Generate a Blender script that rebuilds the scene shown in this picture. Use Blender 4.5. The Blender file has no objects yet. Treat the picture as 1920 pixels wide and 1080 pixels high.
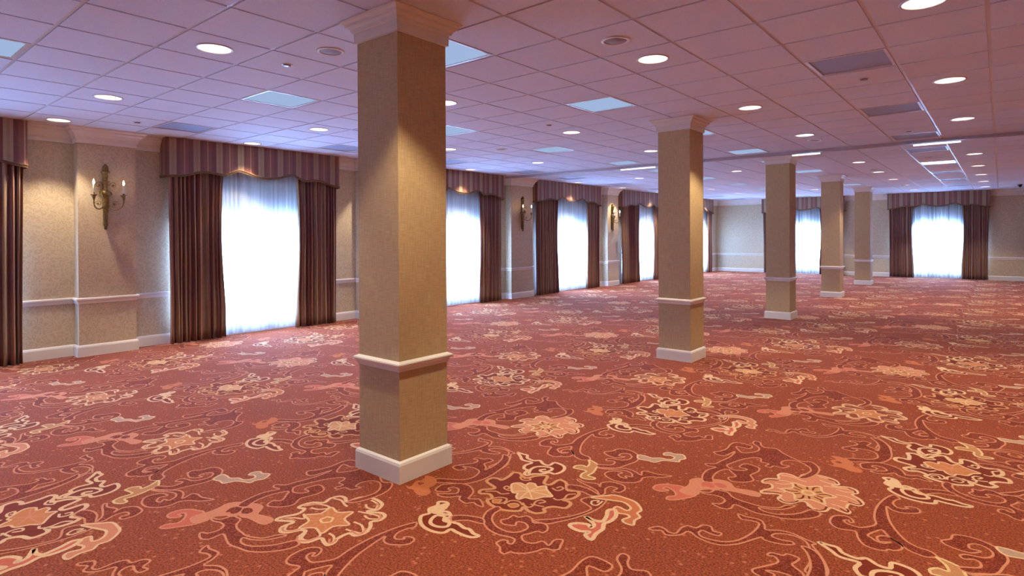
import bpy, bmesh, math, random
from mathutils import Vector, Matrix
from mathutils.geometry import tessellate_polygon
random.seed(7)
C = bpy.context.scene.collection
PI = math.pi

# ---------------------------------------------------------------- measures (metres)
CH = 3.005            # ceiling height
CAMH = 1.5623         # eye height
T = 0.6096            # ceiling tile
GX, GY = -0.6746, 4.7811   # origin of the tile grid
XW = -9.455           # left wall face
XP = -9.267           # pilaster face
YF = 25.315           # far wall face
XR, YB = 4.3, -3.4    # right and back walls (outside the picture)

# ---------------------------------------------------------------- colours and materials
def lin(r, g, b):
    f = lambda c: c / 12.92 if c <= .04045 else ((c + .055) / 1.055) ** 2.4
    return (f(r / 255), f(g / 255), f(b / 255), 1)

class NT:
    def __init__(s, name):
        s.m = bpy.data.materials.new(name); s.m.use_nodes = True
        s.t = s.m.node_tree; s.t.nodes.clear()
        s.out = s.n('ShaderNodeOutputMaterial')
    def n(s, typ, **kw):
        nd = s.t.nodes.new(typ)
        for k, v in kw.items():
            if k.startswith('i_'):
                key = k[2:].replace('_', ' ')
                nd.inputs[int(key) if key.isdigit() else key].default_value = v
            else: setattr(nd, k, v)
        return nd
    def l(s, a, ao, b, bi): s.t.links.new(a.outputs[ao], b.inputs[bi])

def coords(nt, scale=(1, 1, 1), kind='Object'):
    tc = nt.n('ShaderNodeTexCoord'); mp = nt.n('ShaderNodeMapping')
    mp.inputs['Scale'].default_value = scale
    nt.l(tc, kind, mp, 'Vector'); return mp

def noise_mix(nt, mp, c1, c2, scale, detail=3, lo=.35, hi=.65, rough=.5):
    no = nt.n('ShaderNodeTexNoise', i_Scale=scale, i_Detail=detail, i_Roughness=rough)
    nt.l(mp, 'Vector', no, 'Vector')
    cr = nt.n('ShaderNodeValToRGB')
    cr.color_ramp.elements[0].position = lo; cr.color_ramp.elements[0].color = c1
    cr.color_ramp.elements[1].position = hi; cr.color_ramp.elements[1].color = c2
    nt.l(no, 'Fac', cr, 'Fac'); return cr, no

def principled(nt, rough=.6, spec=.4, **kw):
    p = nt.n('ShaderNodeBsdfPrincipled')
    p.inputs['Roughness'].default_value = rough
    p.inputs['Specular IOR Level'].default_value = spec
    for k, v in kw.items(): p.inputs[k.replace('_', ' ')].default_value = v
    nt.l(p, 'BSDF', nt.out, 'Surface'); return p

def mat_plain(name, col, rough=.5, spec=.4, var=.06, scale=30, bump=0, **kw):
    nt = NT(name); p = principled(nt, rough, spec, **kw)
    mp = coords(nt)
    d = tuple(max(0, c * (1 - var)) for c in col[:3]) + (1,)
    u = tuple(min(1, c * (1 + var)) for c in col[:3]) + (1,)
    cr, no = noise_mix(nt, mp, d, u, scale)
    nt.l(cr, 'Color', p, 'Base Color')
    if bump:
        b = nt.n('ShaderNodeBump', i_Strength=bump, i_Distance=.004)
        nt.l(no, 'Fac', b, 'Height'); nt.l(b, 'Normal', p, 'Normal')
    return nt.m

def mat_emit(name, col, strength):
    nt = NT(name); e = nt.n('ShaderNodeEmission', i_Strength=strength); e.inputs['Color'].default_value = col
    nt.l(e, 'Emission', nt.out, 'Surface'); return nt.m

def mat_carpet(name, c1, c2, speckle=0, dots=None):
    """wool pile: fine grain, rib lines and an optional second colour flecked in"""
    nt = NT(name); p = principled(nt, .9, .05)
    p.inputs['Sheen Weight'].default_value = .05; p.inputs['Sheen Roughness'].default_value = .4
    mp = coords(nt)
    cr, no = noise_mix(nt, mp, c1, c2, 95, 5, .34, .66, .7)
    last = cr
    if speckle:
        vo = nt.n('ShaderNodeTexVoronoi', i_Scale=170); nt.l(mp, 'Vector', vo, 'Vector')
        r2 = nt.n('ShaderNodeValToRGB'); r2.color_ramp.interpolation = 'CONSTANT'
        r2.color_ramp.elements[0].color = (0, 0, 0, 1); r2.color_ramp.elements[1].position = 1 - speckle
        r2.color_ramp.elements[1].color = (1, 1, 1, 1)
        sp = nt.n('ShaderNodeSeparateColor'); nt.l(vo, 'Color', sp, 'Color'); nt.l(sp, 'Red', r2, 'Fac')
        mx = nt.n('ShaderNodeMix', data_type='RGBA'); mx.inputs[7].default_value = dots
        nt.l(r2, 'Color', mx, 0); nt.l(last, 'Color', mx, 6); last = mx
    if not speckle and dots:      # small pale buds sprinkled over the ground
        vo = nt.n('ShaderNodeTexVoronoi', i_Scale=17); nt.l(mp, 'Vector', vo, 'Vector')
        r2 = nt.n('ShaderNodeValToRGB')
        r2.color_ramp.elements[0].position = .10; r2.color_ramp.elements[0].color = (.55, .55, .55, 1)
        r2.color_ramp.elements[1].position = .22; r2.color_ramp.elements[1].color = (0, 0, 0, 1)
        nt.l(vo, 'Distance', r2, 'Fac')
        mx = nt.n('ShaderNodeMix', data_type='RGBA'); mx.inputs[7].default_value = dots
        nt.l(r2, 'Color', mx, 0); nt.l(last, 'Color', mx, 6); last = mx
    nt.l(last, 2 if last is not cr else 'Color', p, 'Base Color')
    b = nt.n('ShaderNodeBump', i_Strength=.35, i_Distance=.004)
    nt.l(no, 'Fac', b, 'Height'); nt.l(b, 'Normal', p, 'Normal')
    return nt.m

def mat_wallpaper(name, c1, c2):
    """damask-like scrolls in two close tones"""
    nt = NT(name); p = principled(nt, .55, .35)
    mp = coords(nt)
    no = nt.n('ShaderNodeTexNoise', i_Scale=9, i_Detail=1); nt.l(mp, 'Vector', no, 'Vector')
    mx = nt.n('ShaderNodeMix', data_type='RGBA', i_0=.13)
    nt.l(mp, 'Vector', mx, 6); nt.l(no, 'Color', mx, 7)
    vo = nt.n('ShaderNodeTexVoronoi', i_Scale=24, feature='SMOOTH_F1'); nt.l(mx, 2, vo, 'Vector')
    wv = nt.n('ShaderNodeMath', operation='SINE'); ml = nt.n('ShaderNodeMath', operation='MULTIPLY', i_1=17.)
    nt.l(vo, 'Distance', ml, 0); nt.l(ml, 'Value', wv, 0)
    cr = nt.n('ShaderNodeValToRGB'); cr.color_ramp.elements[0].position = .25; cr.color_ramp.elements[1].position = .7
    cr.color_ramp.elements[0].color = c1; cr.color_ramp.elements[1].color = c2
    ad = nt.n('ShaderNodeMath', operation='MULTIPLY_ADD', i_1=.5, i_2=.5); nt.l(wv, 'Value', ad, 0)
    nt.l(ad, 'Value', cr, 'Fac'); nt.l(cr, 'Color', p, 'Base Color')
    rr = nt.n('ShaderNodeMath', operation='MULTIPLY_ADD', i_1=.25, i_2=.4); nt.l(ad, 'Value', rr, 0); nt.l(rr, 'Value', p, 'Roughness')
    return nt.m

def mat_linen(name, c1, c2):
    """grasscloth: crossed threads"""
    nt = NT(name); p = principled(nt, .7, .25)
    a = coords(nt, (160, 160, 9)); b = coords(nt, (14, 14, 220))
    n1 = nt.n('ShaderNodeTexNoise', i_Scale=1, i_Detail=2); nt.l(a, 'Vector', n1, 'Vector')
    n2 = nt.n('ShaderNodeTexNoise', i_Scale=1, i_Detail=2); nt.l(b, 'Vector', n2, 'Vector')
    ad = nt.n('ShaderNodeMath', operation='ADD'); nt.l(n1, 'Fac', ad, 0); nt.l(n2, 'Fac', ad, 1)
    h = nt.n('ShaderNodeMath', operation='MULTIPLY', i_1=.5); nt.l(ad, 'Value', h, 0)
    cr = nt.n('ShaderNodeValToRGB'); cr.color_ramp.elements[0].position = .36; cr.color_ramp.elements[1].position = .64
    cr.color_ramp.elements[0].color = c1; cr.color_ramp.elements[1].color = c2
    nt.l(h, 'Value', cr, 'Fac'); nt.l(cr, 'Color', p, 'Base Color')
    bm = nt.n('ShaderNodeBump', i_Strength=.15, i_Distance=.002); nt.l(h, 'Value', bm, 'Height'); nt.l(bm, 'Normal', p, 'Normal')
    return nt.m

def mat_stripes(name, period=.33, velvet=.2, scalecol=1.0):
    """woven stripes running down the cloth: u runs across it in metres"""
    nt = NT(name); p = principled(nt, .6, .3)
    p.inputs['Sheen Weight'].default_value = velvet
    uv = nt.n('ShaderNodeTexCoord'); sx = nt.n('ShaderNodeSeparateXYZ'); nt.l(uv, 'UV', sx, 'Vector')
    dv = nt.n('ShaderNodeMath', operation='DIVIDE', i_1=period); nt.l(sx, 'X', dv, 0)
    fr = nt.n('ShaderNodeMath', operation='FRACT'); nt.l(dv, 'Value', fr, 0)
    cr = nt.n('ShaderNodeValToRGB'); cr.color_ramp.interpolation = 'CONSTANT'
    tan, bur, rust, line = lin(160, 136, 106), lin(114, 68, 60), lin(130, 84, 68), lin(178, 138, 110)
    stops = [(0, tan), (.10, lin(150, 122, 92)), (.2, tan), (.29, bur), (.44, rust), (.60, line), (.645, rust), (.80, bur)]
    e = cr.color_ramp.elements
    e[0].position, e[0].color = stops[0]; e[1].position, e[1].color = stops[1]
    for s in stops[2:]:
        k = e.new(s[0]); k.color = s[1]
    nt.l(fr, 'Value', cr, 'Fac')
    mp = coords(nt, (60, 60, 220)); no = nt.n('ShaderNodeTexNoise', i_Scale=1, i_Detail=3); nt.l(mp, 'Vector', no, 'Vector')
    r2 = nt.n('ShaderNodeValToRGB'); r2.color_ramp.elements[0].color = (.75, .75, .75, 1); r2.color_ramp.elements[1].color = (1.15, 1.15, 1.15, 1)
    nt.l(no, 'Fac', r2, 'Fac')
    mx = nt.n('ShaderNodeMix', data_type='RGBA', blend_type='MULTIPLY', i_0=1.); nt.l(cr, 'Color', mx, 6); nt.l(r2, 'Color', mx, 7)
    nt.l(mx, 2, p, 'Base Color')
    return nt.m

def mat_sheer(name, lo=.42, hi=.93):
    nt = NT(name)
    tr = nt.n('ShaderNodeBsdfTranslucent')
    # gathered voile: doubled layers and fold shading painted down the cloth as fine bands
    ga = coords(nt, (11, 11, .12)); cg, ng = noise_mix(nt, ga, (lo, lo * 1.07, lo * 1.12, 1), (hi, hi * 1.01, hi * 1.02, 1), 1, 4, .36, .62, .7)
    nt.l(cg, 'Color', tr, 'Color')
    df = nt.n('ShaderNodeBsdfDiffuse'); df.inputs['Color'].default_value = (.8, .82, .84, 1)
    tp = nt.n('ShaderNodeBsdfTransparent')
    m1 = nt.n('ShaderNodeMixShader', i_0=.35); nt.l(tr, 'BSDF', m1, 1); nt.l(df, 'BSDF', m1, 2)
    mp = coords(nt, (900, 900, 900)); no = nt.n('ShaderNodeTexNoise', i_Scale=1); nt.l(mp, 'Vector', no, 'Vector')
    r = nt.n('ShaderNodeMath', operation='MULTIPLY_ADD', i_1=.12, i_2=.04); nt.l(no, 'Fac', r, 0)
    m2 = nt.n('ShaderNodeMixShader'); nt.l(r, 'Value', m2, 0); nt.l(m1, 'Shader', m2, 1); nt.l(tp, 'BSDF', m2, 2)
    nt.l(m2, 'Shader', nt.out, 'Surface'); return nt.m

def mat_glass(name):
    nt = NT(name)
    tp = nt.n('ShaderNodeBsdfTransparent'); tp.inputs['Color'].default_value = (.93, .96, .97, 1)
    gl = nt.n('ShaderNodeBsdfGlossy', i_Roughness=.02)
    mp = coords(nt, (3, 3, 3)); no = nt.n('ShaderNodeTexNoise', i_Scale=1); nt.l(mp, 'Vector', no, 'Vector')
    fr = nt.n('ShaderNodeFresnel', i_IOR=1.5)
    bm = nt.n('ShaderNodeBump', i_Strength=.02); nt.l(no, 'Fac', bm, 'Height'); nt.l(bm, 'Normal', fr, 'Normal')
    mx = nt.n('ShaderNodeMixShader'); nt.l(fr, 'Fac', mx, 0); nt.l(tp, 'BSDF', mx, 1); nt.l(gl, 'BSDF', mx, 2)
    nt.l(mx, 'Shader', nt.out, 'Surface'); return nt.m

M = {}
M['tile'] = mat_plain('acoustic_tile', lin(216, 222, 240), .75, .3, .10, 260, .25)
M['tee'] = mat_plain('ceiling_tee_enamel', lin(204, 198, 200), .34, .8, .02, 8)
M['trim'] = mat_plain('painted_trim', lin(226, 220, 210), .38, .45, .02, 6)
M['plaster'] = mat_plain('plaster', lin(220, 212, 204), .7, .3, .04, 12)
M['paper'] = mat_wallpaper('wallpaper_scrolls', lin(188, 168, 136), lin(200, 182, 150))
M['linen'] = mat_linen('grasscloth', lin(176, 148, 106), lin(200, 172, 126))
M['stripe'] = mat_stripes('striped_damask')
M['sheer'] = mat_sheer('sheer_voile'); M['sheer_far'] = mat_sheer('sheer_voile_dimmed', .10, .62)  # far sheers darkened in colour to lower their brightness and bring out folds
def mat_dimming_sheet(name):
    nt = NT(name)
    tr = nt.n('ShaderNodeBsdfTranslucent'); df = nt.n('ShaderNodeBsdfDiffuse')
    mp = coords(nt, (40, 40, 3)); cr, no = noise_mix(nt, mp, (.10, .094, .086, 1), (.16, .15, .138, 1), 1)
    nt.l(cr, 'Color', tr, 'Color'); df.inputs['Color'].default_value = (.6, .6, .62, 1)
    m = nt.n('ShaderNodeMixShader', i_0=.4); nt.l(tr, 'BSDF', m, 1); nt.l(df, 'BSDF', m, 2); nt.l(m, 'Shader', nt.out, 'Surface'); return nt.m
M['dimming_sheet'] = mat_dimming_sheet('daylight_dimming_sheet')  # unseen sheet added to dim the daylight in the window tops
M['glass'] = mat_glass('window_glass')
M['fringe'] = mat_plain('fringe_braid', lin(112, 84, 52), .7, .3, .5, 160, .5)
M['bronze'] = mat_plain('aged_gilt', lin(120, 94, 48), .42, .5, .35, 40, .2, Metallic=.5)
M['candle'] = mat_plain('candle_sleeve', lin(232, 222, 200), .4, .4, .03, 30)
M['flame'] = mat_emit('candle_bulb', (1, .72, .42, 1), 28)
M['can'] = mat_plain('can_reflector', lin(240, 238, 234), .25, .6, .04, 20)
M['bulb'] = mat_emit('downlight_bulb', (1, .94, .86, 1), 14)
M['lens'] = mat_plain('prismatic_lens', lin(158, 170, 198), .6, .5, .04, 50, .05, Metallic=.2)
M['lens_reflecting'] = mat_emit('window_reflection_lens', (.50, .66, 1, 1), .62)  # bluish window reflection painted as an even glow on the lens
M['lens_on'] = mat_emit('lit_lens', (.86, .93, 1, 1), 2.6)
M['strip_on'] = mat_emit('lit_strip', (.95, .97, 1, 1), 1.5)
M['grille'] = mat_plain('speaker_grille', lin(150, 142, 146), .6, .4, .2, 300)
M['chrome'] = mat_plain('sprinkler_metal', lin(150, 140, 136), .35, .5, .1, 30, 0, Metallic=.6)
M['track'] = mat_plain('partition_track', lin(176, 164, 168), .35, .5, .05, 20)
M['black'] = mat_plain('black_plastic', lin(16, 16, 18), .25, .5, .1, 30)
# carpet yarns
K = {}
K['base'] = mat_carpet('yarn_brick_red', lin(72, 28, 15), lin(164, 82, 50), 0, lin(188, 122, 84))
K['vine'] = mat_carpet('yarn_brown_fleck', lin(84, 34, 20), lin(112, 46, 28), .34, lin(140, 64, 42))
K['salmon'] = mat_carpet('yarn_salmon', lin(172, 110, 78), lin(192, 132, 98))
K['cream'] = mat_carpet('yarn_cream', lin(186, 150, 112), lin(206, 174, 136))
K['dark'] = mat_carpet('yarn_oxblood', lin(98, 35, 18), lin(118, 46, 26))
K['pink'] = mat_carpet('yarn_rose', lin(172, 106, 78), lin(188, 124, 94))
K['mauve'] = mat_carpet('yarn_dusty_rose', lin(168, 84, 66), lin(180, 98, 78))
K['tan'] = mat_carpet('yarn_tan', lin(172, 120, 76), lin(192, 142, 96))
K['gold'] = mat_carpet('yarn_gold', lin(166, 100, 58), lin(178, 116, 68))
K['green'] = mat_carpet('yarn_olive', lin(158, 106, 68), lin(172, 124, 84))
K['grey'] = mat_carpet('yarn_stone', lin(150, 118, 98), lin(168, 140, 120))
K['flat'] = mat_carpet('yarn_apricot', lin(164, 92, 56), lin(178, 106, 68))
K['olive'] = mat_carpet('yarn_pale_olive', lin(184, 156, 108), lin(204, 178, 130))

# ---------------------------------------------------------------- mesh helpers
class MB:
    def __init__(s): s.v = []; s.f = []; s.mi = []; s.uv = {}; s.mats = []; s.smooth = []
    def mat(s, m):
        if m not in s.mats: s.mats.append(m)
        return s.mats.index(m)
    def quad(s, pts, m=0, sm=False, uv=None):
        b = len(s.v); s.v += [tuple(p) for p in pts]; s.f.append(tuple(range(b, b + len(pts))))
        s.mi.append(m); s.smooth.append(sm)
        if uv: s.uv[len(s.f) - 1] = uv
    def box(s, x0, x1, y0, y1, z0, z1, m=0):
        b = len(s.v)
        s.v += [(x, y, z) for z in (z0, z1) for y in (y0, y1) for x in (x0, x1)]
        for f in ((0, 2, 3, 1), (4, 5, 7, 6), (0, 1, 5, 4), (2, 6, 7, 3), (0, 4, 6, 2), (1, 3, 7, 5)):
            s.f.append(tuple(b + i for i in f)); s.mi.append(m); s.smooth.append(False)
    def grid(s, rows, m=0, sm=True, closed=False, uv=None):
        b = len(s.v); nc = len(rows[0])
        for r in rows: s.v += [tuple(p) for p in r]
        for i in range(len(rows) - 1):
            for j in range(nc if closed else nc - 1):
                k = (j + 1) % nc
                s.f.append((b + i * nc + j, b + i * nc + k, b + (i + 1) * nc + k, b + (i + 1) * nc + j))
                s.mi.append(m); s.smooth.append(sm)
                if uv: s.uv[len(s.f) - 1] = [uv(i, j), uv(i, j + 1), uv(i + 1, j + 1), uv(i + 1, j)]
    def lathe(s, prof, n=24, m=0, c=(0, 0), sm=True, caps=True):
        rows = [[(c[0] + r * math.cos(2 * PI * k / n), c[1] + r * math.sin(2 * PI * k / n), z) for k in range(n)] for r, z in prof]
        b = len(s.v); s.grid(rows, m, sm, True)
        if caps:
            for i, row in ((0, rows[0]), (len(rows) - 1, rows[-1])):
                if prof[i][0] > 1e-5:
                    idx = tuple(b + i * n + k for k in range(n))
                    s.f.append(idx[::-1] if i == 0 else idx); s.mi.append(m); s.smooth.append(False)
    def tube(s, pts, rad, n=8, m=0):
        pts = [Vector(p) for p in pts]; rows = []
        for i, p in enumerate(pts):
            t = (pts[min(i + 1, len(pts) - 1)] - pts[max(i - 1, 0)]).normalized()
            a = t.cross(Vector((0, 0, 1))) if abs(t.z) < .95 else t.cross(Vector((1, 0, 0)))
            a.normalize(); b = t.cross(a)
            r = rad[i] if isinstance(rad, (list, tuple)) else rad
            rows.append([p + r * (math.cos(2 * PI * k / n) * a + math.sin(2 * PI * k / n) * b) for k in range(n)])
        b0 = len(s.v); s.grid(rows, m, True, True)
        s.f.append(tuple(b0 + k for k in range(n))); s.mi.append(m); s.smooth.append(False)
        s.f.append(tuple(b0 + (len(rows) - 1) * n + k for k in range(n))[::-1]); s.mi.append(m); s.smooth.append(False)
    def square(s, prof, x0, x1, y0, y1, m=0):
        rows = [[(x0 - o, y0 - o, z), (x1 + o, y0 - o, z), (x1 + o, y1 + o, z), (x0 - o, y1 + o, z)] for o, z in prof]
        s.grid(rows, m, False, True)
        s.quad(rows[0][::-1], m); s.quad(rows[-1], m)
    def sweep(s, path, prof, m=0):
        """profile (out, z) swept along a 2D path of right-angled or straight legs; out is to the left of travel"""
        n = len(path); dirs = [(Vector(path[i + 1]) - Vector(path[i])).normalized() for i in range(n - 1)]
        rows = []
        for i in range(n):
            a = dirs[max(i - 1, 0)]; b = dirs[min(i, n - 2)]
            na, nb = Vector((-a.y, a.x)), Vector((-b.y, b.x))
            mt = (na + nb); mt = mt / max(.2, mt.dot(na))
            rows.append([(path[i][0] + mt.x * o, path[i][1] + mt.y * o, z) for o, z in prof])
        s.grid(rows, m, False, True)
        s.quad(rows[0], m); s.quad(rows[-1][::-1], m)
    def build(s, name, mats=None, parent=None, loc=(0, 0, 0)):
        me = bpy.data.meshes.new(name)
        me.from_pydata(s.v, [], s.f)
        for m in (mats if mats is not None else s.mats): me.materials.append(m)
        me.polygons.foreach_set('material_index', s.mi)
        me.polygons.foreach_set('use_smooth', s.smooth)
        if s.uv:
            ul = me.uv_layers.new(name='UVMap')
            for fi, cs in s.uv.items():
                ls = me.polygons[fi].loop_start
                for k, c in enumerate(cs): ul.data[ls + k].uv = c
        me.update()
        o = bpy.data.objects.new(name, me); C.objects.link(o); o.location = loc
        if parent: o.parent = parent
        return o

def fix_normals(o):
    bm = bmesh.new(); bm.from_mesh(o.data); bmesh.ops.recalc_face_normals(bm, faces=bm.faces); bm.to_mesh(o.data); bm.free(); return o

def tag(o, label, cat, group=None, kind=None):
    if label: o['label'] = label
    if cat: o['category'] = cat
    if group: o['group'] = group
    if kind: o['kind'] = kind
    return o
def thing(name, label, cat, loc, group=None, rz=0):
    o = bpy.data.objects.new(name, None); C.objects.link(o); o.location = loc; o.rotation_euler = (0, 0, rz)
    o.empty_display_size = .1
    return tag(o, label, cat, group)
def struct(o): o['kind'] = 'structure'; return o
def dup(root, loc, label, group=None, rz=None):
    r = root.copy(); C.objects.link(r); r.location = loc; r['label'] = label
    if group: r['group'] = group
    if rz is not None: r.rotation_euler = (0, 0, rz)
    for ch in list(root.children):
        c = ch.copy(); C.objects.link(c); c.parent = r
        for g in list(ch.children):
            d = g.copy(); C.objects.link(d); d.parent = c
    return r

def catmull(pts, closed, k=3):
    n = len(pts); out = []
    for i in range(n if closed else n - 1):
        if closed: p0, p1, p2, p3 = pts[i - 1], pts[i], pts[(i + 1) % n], pts[(i + 2) % n]
        else: p0, p1, p2, p3 = pts[max(i - 1, 0)], pts[i], pts[i + 1], pts[min(i + 2, n - 1)]
        for j in range(k):
            t = j / k
            out.append(tuple(.5 * (2 * b + (c - a) * t + (2 * a - 5 * b + 4 * c - d) * t * t + (3 * b - a - 3 * c + d) * t ** 3)
                             for a, b, c, d in zip(p0, p1, p2, p3)))
    if not closed: out.append(tuple(pts[-1]))
    return out
ORD = ['first', 'second', 'third', 'fourth', 'fifth', 'sixth', 'seventh', 'eighth', 'ninth', 'tenth', 'eleventh', 'twelfth']

# ---------------------------------------------------------------- camera
YAW, PITCH, ROLL = math.radians(-39.6332), math.radians(.3057), math.radians(.2703)
F = Vector((math.sin(YAW) * math.cos(PITCH), math.cos(YAW) * math.cos(PITCH), -math.sin(PITCH)))
R0 = Vector((math.cos(YAW), -math.sin(YAW), 0)); U0 = R0.cross(F)
Rr = math.cos(ROLL) * R0 - math.sin(ROLL) * U0; Ur = math.sin(ROLL) * R0 + math.cos(ROLL) * U0
cam = bpy.data.cameras.new('camera'); co = bpy.data.objects.new('camera', cam); C.objects.link(co)
co.matrix_world = Matrix(((Rr.x, Ur.x, -F.x, 0), (Rr.y, Ur.y, -F.y, 0), (Rr.z, Ur.z, -F.z, CAMH), (0, 0, 0, 1)))
cam.sensor_width = 36; cam.lens = 36 * 1106.49 / 1920; cam.shift_y = -(540 - 447.53) / 1920
cam.clip_start = .05; cam.clip_end = 200
bpy.context.scene.camera = co
def in_frame(p):
    q = Vector(p) - Vector((0, 0, CAMH)); d = q.dot(F)
    if d < .1: return False
    x = 960 + 1106.49 * q.dot(Rr) / d; y = 447.53 - 1106.49 * q.dot(Ur) / d
    return -20 < x < 1940 and -20 < y < 1100
SPOT_W, SKY, EXPO = 140, 66, 0.18
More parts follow.
